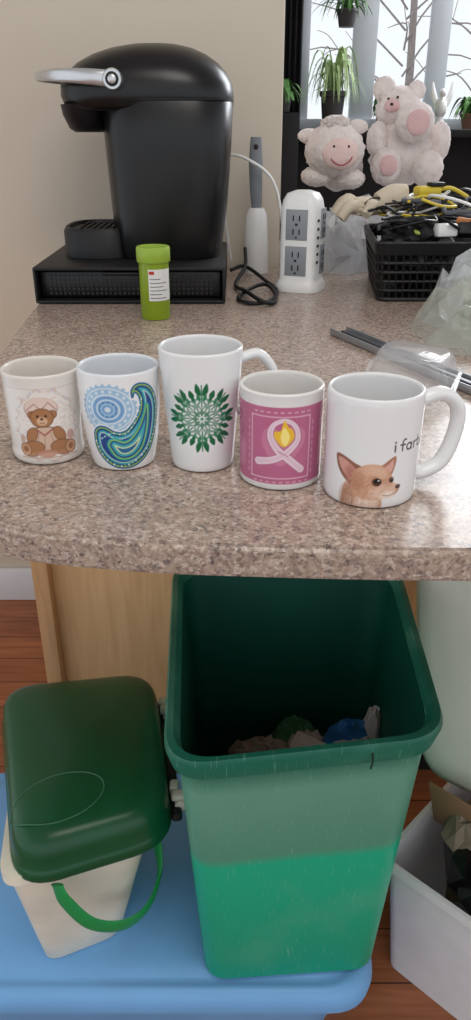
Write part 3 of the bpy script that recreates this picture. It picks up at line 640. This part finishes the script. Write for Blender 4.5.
# ---------------------------------------------------------------- green waste bin
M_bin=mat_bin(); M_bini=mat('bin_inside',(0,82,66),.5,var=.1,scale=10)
R1=[(-.070,.578),(.228,.622),(.243,.985),(-.090,.985)]; R0=[(-.042,.618),(.190,.634),(.198,.90),(-.050,.90)]
zb,zt=.1735,.61
def Q(t): return lerpq(R0,R1,t)
def zz(t): return zb+(zt-zb)*t
lp=[rquad(Q(0),zb,.035,-.006),rquad(Q(0.01),zz(.008),.035)]
for t in np.linspace(.05,.93,12): lp.append(rquad(Q(t),zz(t),.035+.01*t,-.006*t))
lp+=[rquad(Q(.935),zz(.935),.05,.003),rquad(Q(.99),zz(.985),.05,.006),rquad(Q(1),zz(1),.05,.003),rquad(Q(1),zz(1.0),.05,-.004),rquad(Q(.97),zz(.97),.045,-.010)]
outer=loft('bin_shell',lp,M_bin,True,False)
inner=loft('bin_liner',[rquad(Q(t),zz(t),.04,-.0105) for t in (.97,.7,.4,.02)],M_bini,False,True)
crack=tube('rim_chip',[(.146,.600,.603),(.147,.599,.592),(.146,.601,.580)],.0012,mat('chip_dark',(20,50,40),.7),4,6)
group('waste_bin',[outer,inner,crack])
M_pap=mat('crumpled_paper',(226,224,220),.5,bump=.3,bscale=30); M_brn=mat('brown_paper',(150,132,112),.6,bump=.6,bscale=30)
M_blu=mat('blue_wrapper',(60,140,210),.3,var=.3,scale=40); M_dk=mat('dark_wrapper',(46,66,60),.5,var=.4,scale=30)
M_cl=mat('cloudy_wrapper',(176,168,156),.25,var=.2,bump=.5,bscale=40); M_gn=mat('green_carton',(70,130,90),.5)
tr=[blob('trash_a',(.07,.80,.34),(.09,.08,.055),M_dk,.35,2.5,1,4),crump('trash_b',(.040,.815,.372),.060,.042,.042,M_cl,2,.5),
    crump('trash_d',(.165,.835,.385),.050,.026,.052,M_blu,4,.35,5,13,.25),crump('trash_c',(.170,.818,.385),.048,.020,.034,M_pap,3,.4,5,13,.25),
    crump('trash_h',(.200,.842,.395),.020,.018,.060,M_pap,14,.35,5,11,.3),
    crump('trash_e',(.108,.83,.375),.040,.032,.042,M_pap,8,.5),box('receipt',(.105,.80,.415),(.055,.030,.0015),M_lab,rot=Matrix.Rotation(-.6,3,'Z')@Matrix.Rotation(.5,3,'X'),bev=0),
    crump('trash_f',(.075,.79,.37),.055,.03,.04,M_dk,10,.5),crump('trash_i',(.09,.86,.37),.04,.03,.045,M_gn,20,.4),blob('trash_g',(.14,.83,.36),(.05,.04,.035),M_dk,.35,2.5,13,4)]
join('household_trash',tr)
# ---------------------------------------------------------------- blue tub
M_tub=mat('blue_tub_plastic',(120,176,228),.4,var=.05,scale=8)
TQ=[(-.62,.600),(.186,.600),(.210,1.0),(-.62,1.0)]
tl=[rquad(TQ,.0,.06,-.045),rquad(TQ,.13,.06,-.02),rquad(TQ,.132,.06,0),rquad(TQ,.150,.06,.002),rquad(TQ,.162,.06,-.004),rquad(TQ,.167,.06,-.010),rquad(TQ,.168,.055,-.016),rquad(TQ,.166,.055,-.020),rquad(TQ,.167,.05,-.028),rquad(TQ,.172,.05,-.036)]
loft('storage_tub',tl,M_tub)
# ---------------------------------------------------------------- compost caddy
M_cream=mat('cream_plastic',(234,227,208),.45,var=.10,scale=14); M_dg=mat('dark_green_lid',(16,80,46),.28,var=.15,scale=12,bump=.03); M_hg=mat('green_handle',(30,146,78),.35)
M_wh2=mat('hinge_white',(220,214,202),.5)
LQ=[(-.262,.592),(-.076,.660),(-.124,.935),(-.360,.90)]; BT=[(-.280,.606),(-.106,.664),(-.145,.895),(-.325,.875)]; BB=[(-.264,.638),(-.158,.684),(-.19,.85),(-.29,.84)]
bl=[rquad(BB,.1735,.03,-.004),rquad(BB,.178,.03)]+[rquad(lerpq(BB,BT,t),.178+.217*t,.03) for t in (.2,.4,.6,.8,.97)]+[rquad(BT,.378,.03,.004),rquad(BT,.394,.03,.004)]
body=loft('caddy_body',bl,M_cream)
lc=Vector((sum(p[0] for p in LQ)/4,sum(p[1] for p in LQ)/4))
def LS(s,z,r=.055):
    q=[tuple(lc+(Vector(p)-lc)*s) for p in LQ]; L=rquad(q,z,r*s); return [(x,y,zz_+.03*(y-.75)) for x,y,zz_ in L]
ZL=.012
prof_l=[(1.0,.380),(1.01,.383),(1.01,.392),(.995,.396),(.985,.399),(.975,.412),(.955,.424),(.92,.432),(.85,.438),(.70,.443),(.5,.446),(.25,.448),(.05,.4485)]
lid=loft('caddy_lid',[LS(a,b+ZL) for a,b in prof_l],M_dg,angle=60)
def lidz(x,y):
    p=Vector((x,y)); best=0
    for i in range(4):
        a=Vector(LQ[i]); b=Vector(LQ[(i+1)%4]); nn=Vector((b.y-a.y,a.x-b.x)).normalized()
        best=max(best,(p-lc).dot(nn)/(a-lc).dot(nn))
    return ZL+float(np.interp(best,[.05,.25,.5,.7,.85,.92,.955,.975,.985],[.4485,.448,.446,.443,.438,.432,.424,.412,.399]))+.03*(y-.75)
cx,cy=-.222,.676
emb=tube('lid_emboss',[(cx+.056*math.cos(a)+.004*math.sin(a),cy+.036*math.sin(a)+.012*math.cos(a),lidz(cx+.056*math.cos(a)+.004*math.sin(a),cy+.036*math.sin(a)+.012*math.cos(a))+.0001) for a in np.linspace(0,2*math.pi,32,endpoint=False)],.0009,mat('emboss_green',(60,112,80),.4),3,6,closed=True)
ha=Vector((-.079,.690)); hb=Vector((-.118,.905)); hd_=hb-ha
ang_=math.atan2(-hd_.x,hd_.y)
def hp(t,dx=0): p=ha+hd_*t; return p.x+dx,p.y
x0,y0=hp(.5,.004)
rib=box('hinge_bar',(x0,y0,.398),(.014,.215,.014),M_blk2,rz=ang_,bev=.004)
hs=[]
for t in (.12,.88):
    x0,y0=hp(t,.010); hs.append(box('hinge_pin',(x0,y0,.414),(.022,.014,.012),M_wh2,bev=.004)); hs.append(ydisk('hinge_knob',x0+.003,y0+.003,.406,.009,.014,M_wh2)); hs.append(box('hinge_clip',(x0-.008,y0+.014,.414),(.012,.016,.014),M_wh2,bev=.003))
hd=tube('bail_handle',[(-.216,.610,.380),(-.206,.604,.356),(-.178,.604,.315),(-.142,.620,.290),(-.116,.650,.282),(-.103,.688,.296),(-.107,.712,.335),(-.114,.722,.372)],.011,M_hg,8,10,flat=.28,up=(0.2,0,1))
group('compost_caddy',[body,lid,emb,rib,hd]+hs)
# ---------------------------------------------------------------- white bin on the right
M_wb=mat('white_bin_plastic',(230,230,232),.4,var=.04); M_pale=mat('pale_lid',(218,222,208),.4,var=.06,scale=5); M_bb=mat('black_bin_bag',(20,20,22),.25,var=.2,bump=.5,bscale=40)
o0=Vector((.214,.752)); u=Vector((.72,-.69)).normalized(); w=Vector((u.y*-1,u.x))
def WQ(s): 
    a=o0; return [tuple(a+u*s+w*s),tuple(a+u*(.30-s)+w*s),tuple(a+u*(.30-s)+w*(.30-s)),tuple(a+u*s+w*(.30-s))]
wl=[rquad(WQ(.02),0.001,.02),rquad(WQ(.004),.235,.02),rquad(WQ(-.003),.236,.02),rquad(WQ(-.003),.25,.02),rquad(WQ(.004),.25,.02),rquad(WQ(.02),.02,.02)]
wb=loft('bin_body',wl,M_wb)
cen=o0+u*.15+w*.15
bag=crump('bin_bag',(cen.x,cen.y,.225),.132,.132,.09,M_bb,5,.5,6,19)
bag2=crump('bin_bag_fold',(cen.x-.03,cen.y-.05,.235),.08,.06,.09,M_bb,15,.5)
pb=crump('brown_bag',(cen.x-.065,cen.y+.03,.25),.05,.05,.075,M_brn,8,.4)
fl=box('cardboard_flap',(cen.x-.095,cen.y+.035,.285),(.09,.004,.12),mat('cardboard',(150,116,86),.8),rot=Matrix.Rotation(-.75,3,'Z')@Matrix.Rotation(.35,3,'X'),bev=.001)
def lidpt(s,t,off=0):
    BL,BR,TR,TL=Vector((.288,.87,.31)),Vector((.50,.74,.28)),Vector((.54,1.05,.70)),Vector((.278,1.05,.70))
    p=(BL*(1-s)+BR*s)*(1-t)+(TL*(1-s)+TR*s)*t
    nrm=Vector((-.3,-.85,.45)).normalized()
    return p+nrm*(.035*math.sin(math.pi*min(max(t,0),1))+off)
base=rquad([(0,0),(1,0),(1,1),(0,1)],0,.16)
Ls=[[lidpt(.5+(a-.5)*sc,.5+(b-.5)*sc,off) for a,b,_ in base] for sc,off in ((.90,0),(1.0,0),(1.0,.012),(.95,.02),(.8,.024),(.5,.026),(.2,.027))]
lidw=loft('open_lid',Ls,M_pale,angle=70)
group('white_garbage_can',[wb,bag,bag2,pb,fl,lidw])
# ---------------------------------------------------------------- sill plants
M_leaf=mat('leaf_green',(84,130,66),.5,var=.3,scale=40); M_leaf2=mat('leaf_stripe',(160,186,126),.5,var=.3,scale=60); M_potd=mat('dark_pot',(50,46,48),.5); M_pot=mat('terracotta',(120,88,72),.8)
def leaf(c,a,l,rise,m,wd=.006):
    d=Vector((math.cos(a),math.sin(a),0)); s=Vector((-math.sin(a),math.cos(a),0)); V=[];F=[]; N=8
    for i in range(N+1):
        t=i/N; p=Vector(c)+d*l*t+Vector((0,0,rise*(t*2-2.1*t*t)))
        wv=wd*math.sin(math.pi*(.08+.9*t))
        V+= [p-s*wv,p+Vector((0,0,-wv*.3)),p+s*wv]
        if i: 
            b=3*(i-1); F+=[(b,b+1,b+4,b+3),(b+1,b+2,b+5,b+4)]
    return mesh('leaf',V,F,m)
def plant(name,x,y,z,pr,ph,nl,ll,rise,m,wd,mp,seed,hang=False):
    rnd=random.Random(seed)
    ps=[lathe('pot',[(.001,0),(pr*.72,0),(pr*.95,ph*.85),(pr*1.05,ph*.86),(pr*1.05,ph),(pr*.9,ph),(pr*.85,ph*.85),(.001,ph*.84)],(x,y,z),mp,24)]
    for i in range(nl):
        ps.append(leaf((x+rnd.uniform(-.3,.3)*pr,y+rnd.uniform(-.3,.3)*pr,z+ph*.85),rnd.random()*6.283,ll*rnd.uniform(.5,1),rise*rnd.uniform(.5,1.5),m,wd))
    if hang:
        for k in range(3):
            a=k*2.09; ps.append(tube('cord',[(x+pr*math.cos(a),y+pr*math.sin(a),z+ph),(x,y,z+ph+.25),(x,y,2.3)],.0015,M_blk2,1,5))
    join(name,ps)
SZ=1.186
plant('spider_plant',.345,3.05,SZ,.045,.12,60,.12,.22,M_leaf2,.005,M_potd,1)
plant('hanging_plant',.37,2.98,1.49,.035,.05,34,.13,.10,M_leaf,.006,M_potd,2,True)
plant('potted_herb',.54,3.09,SZ,.035,.06,50,.062,.11,M_leaf,.012,M_pot,3)
plant('potted_violet',.655,3.09,SZ,.028,.05,34,.045,.06,M_leaf,.013,M_potd,4)
plant('potted_fern',.86,3.09,SZ,.045,.05,60,.09,.09,M_leaf,.011,M_pot,5)
plant('trailing_plant',.165,2.98,1.24,.03,.045,30,.08,.10,M_leaf,.011,M_potd,6)
box('plant_stand',(.17,2.98,.62),(.10,.08,1.235),M_dark)
M_por=mat('porcelain',(228,226,224),.25)
group('bird_figurine',[lathe('base',[(.001,0),(.03,0),(.03,.01),(.018,.02),(.014,.04),(.001,.045)],(.74,3.09,SZ),M_por,24),blob('body',(.74,3.09,SZ+.07),(.022,.03,.035),M_por,.05,2,1,3),
   blob('head',(.738,3.07,SZ+.115),(.013,.015,.014),M_por,0,2,1,3),tube('wing_l',[(.725,3.09,SZ+.075),(.712,3.095,SZ+.11),(.705,3.10,SZ+.15)],[.012,.011,.003],M_por,6,8,flat=.4),tube('wing_r',[(.755,3.09,SZ+.075),(.772,3.095,SZ+.11),(.778,3.10,SZ+.15)],[.012,.011,.003],M_por,6,8,flat=.4)])
# ---------------------------------------------------------------- light
w=bpy.data.worlds.new('World'); SC.world=w; w.use_nodes=True; bg=w.node_tree.nodes['Background']
bg.inputs[0].default_value=(.90,.95,1.0,1); bg.inputs[1].default_value=1.05
def area(n,loc,tgt,size,en,col):
    l=bpy.data.lights.new(n,'AREA'); l.size=size; l.energy=en; l.color=col; o=bpy.data.objects.new(n,l); SC.collection.objects.link(o)
    o.location=loc; o.rotation_euler=(Vector(tgt)-Vector(loc)).to_track_quat('-Z','Y').to_euler(); return o
area('overhead_fill',(.2,.2,2.4),(0,1.0,.8),.8,12,(1,.95,.88))  # unseen fill lamp, added to warm the wall and put highlights on the mugs
area('window_daylight',(1.3,3.0,2.0),(.0,.9,.8),.9,26,(.92,.96,1))
# ---------------------------------------------------------------- camera
cam=bpy.data.cameras.new('Camera'); co=bpy.data.objects.new('Camera',cam); SC.collection.objects.link(co)
cam.sensor_fit='VERTICAL'; cam.sensor_height=36; cam.lens=756/1020*36; cam.clip_start=.01
co.location=(0,0,1.20); co.rotation_euler=(math.radians(90-27),0,0); SC.camera=co
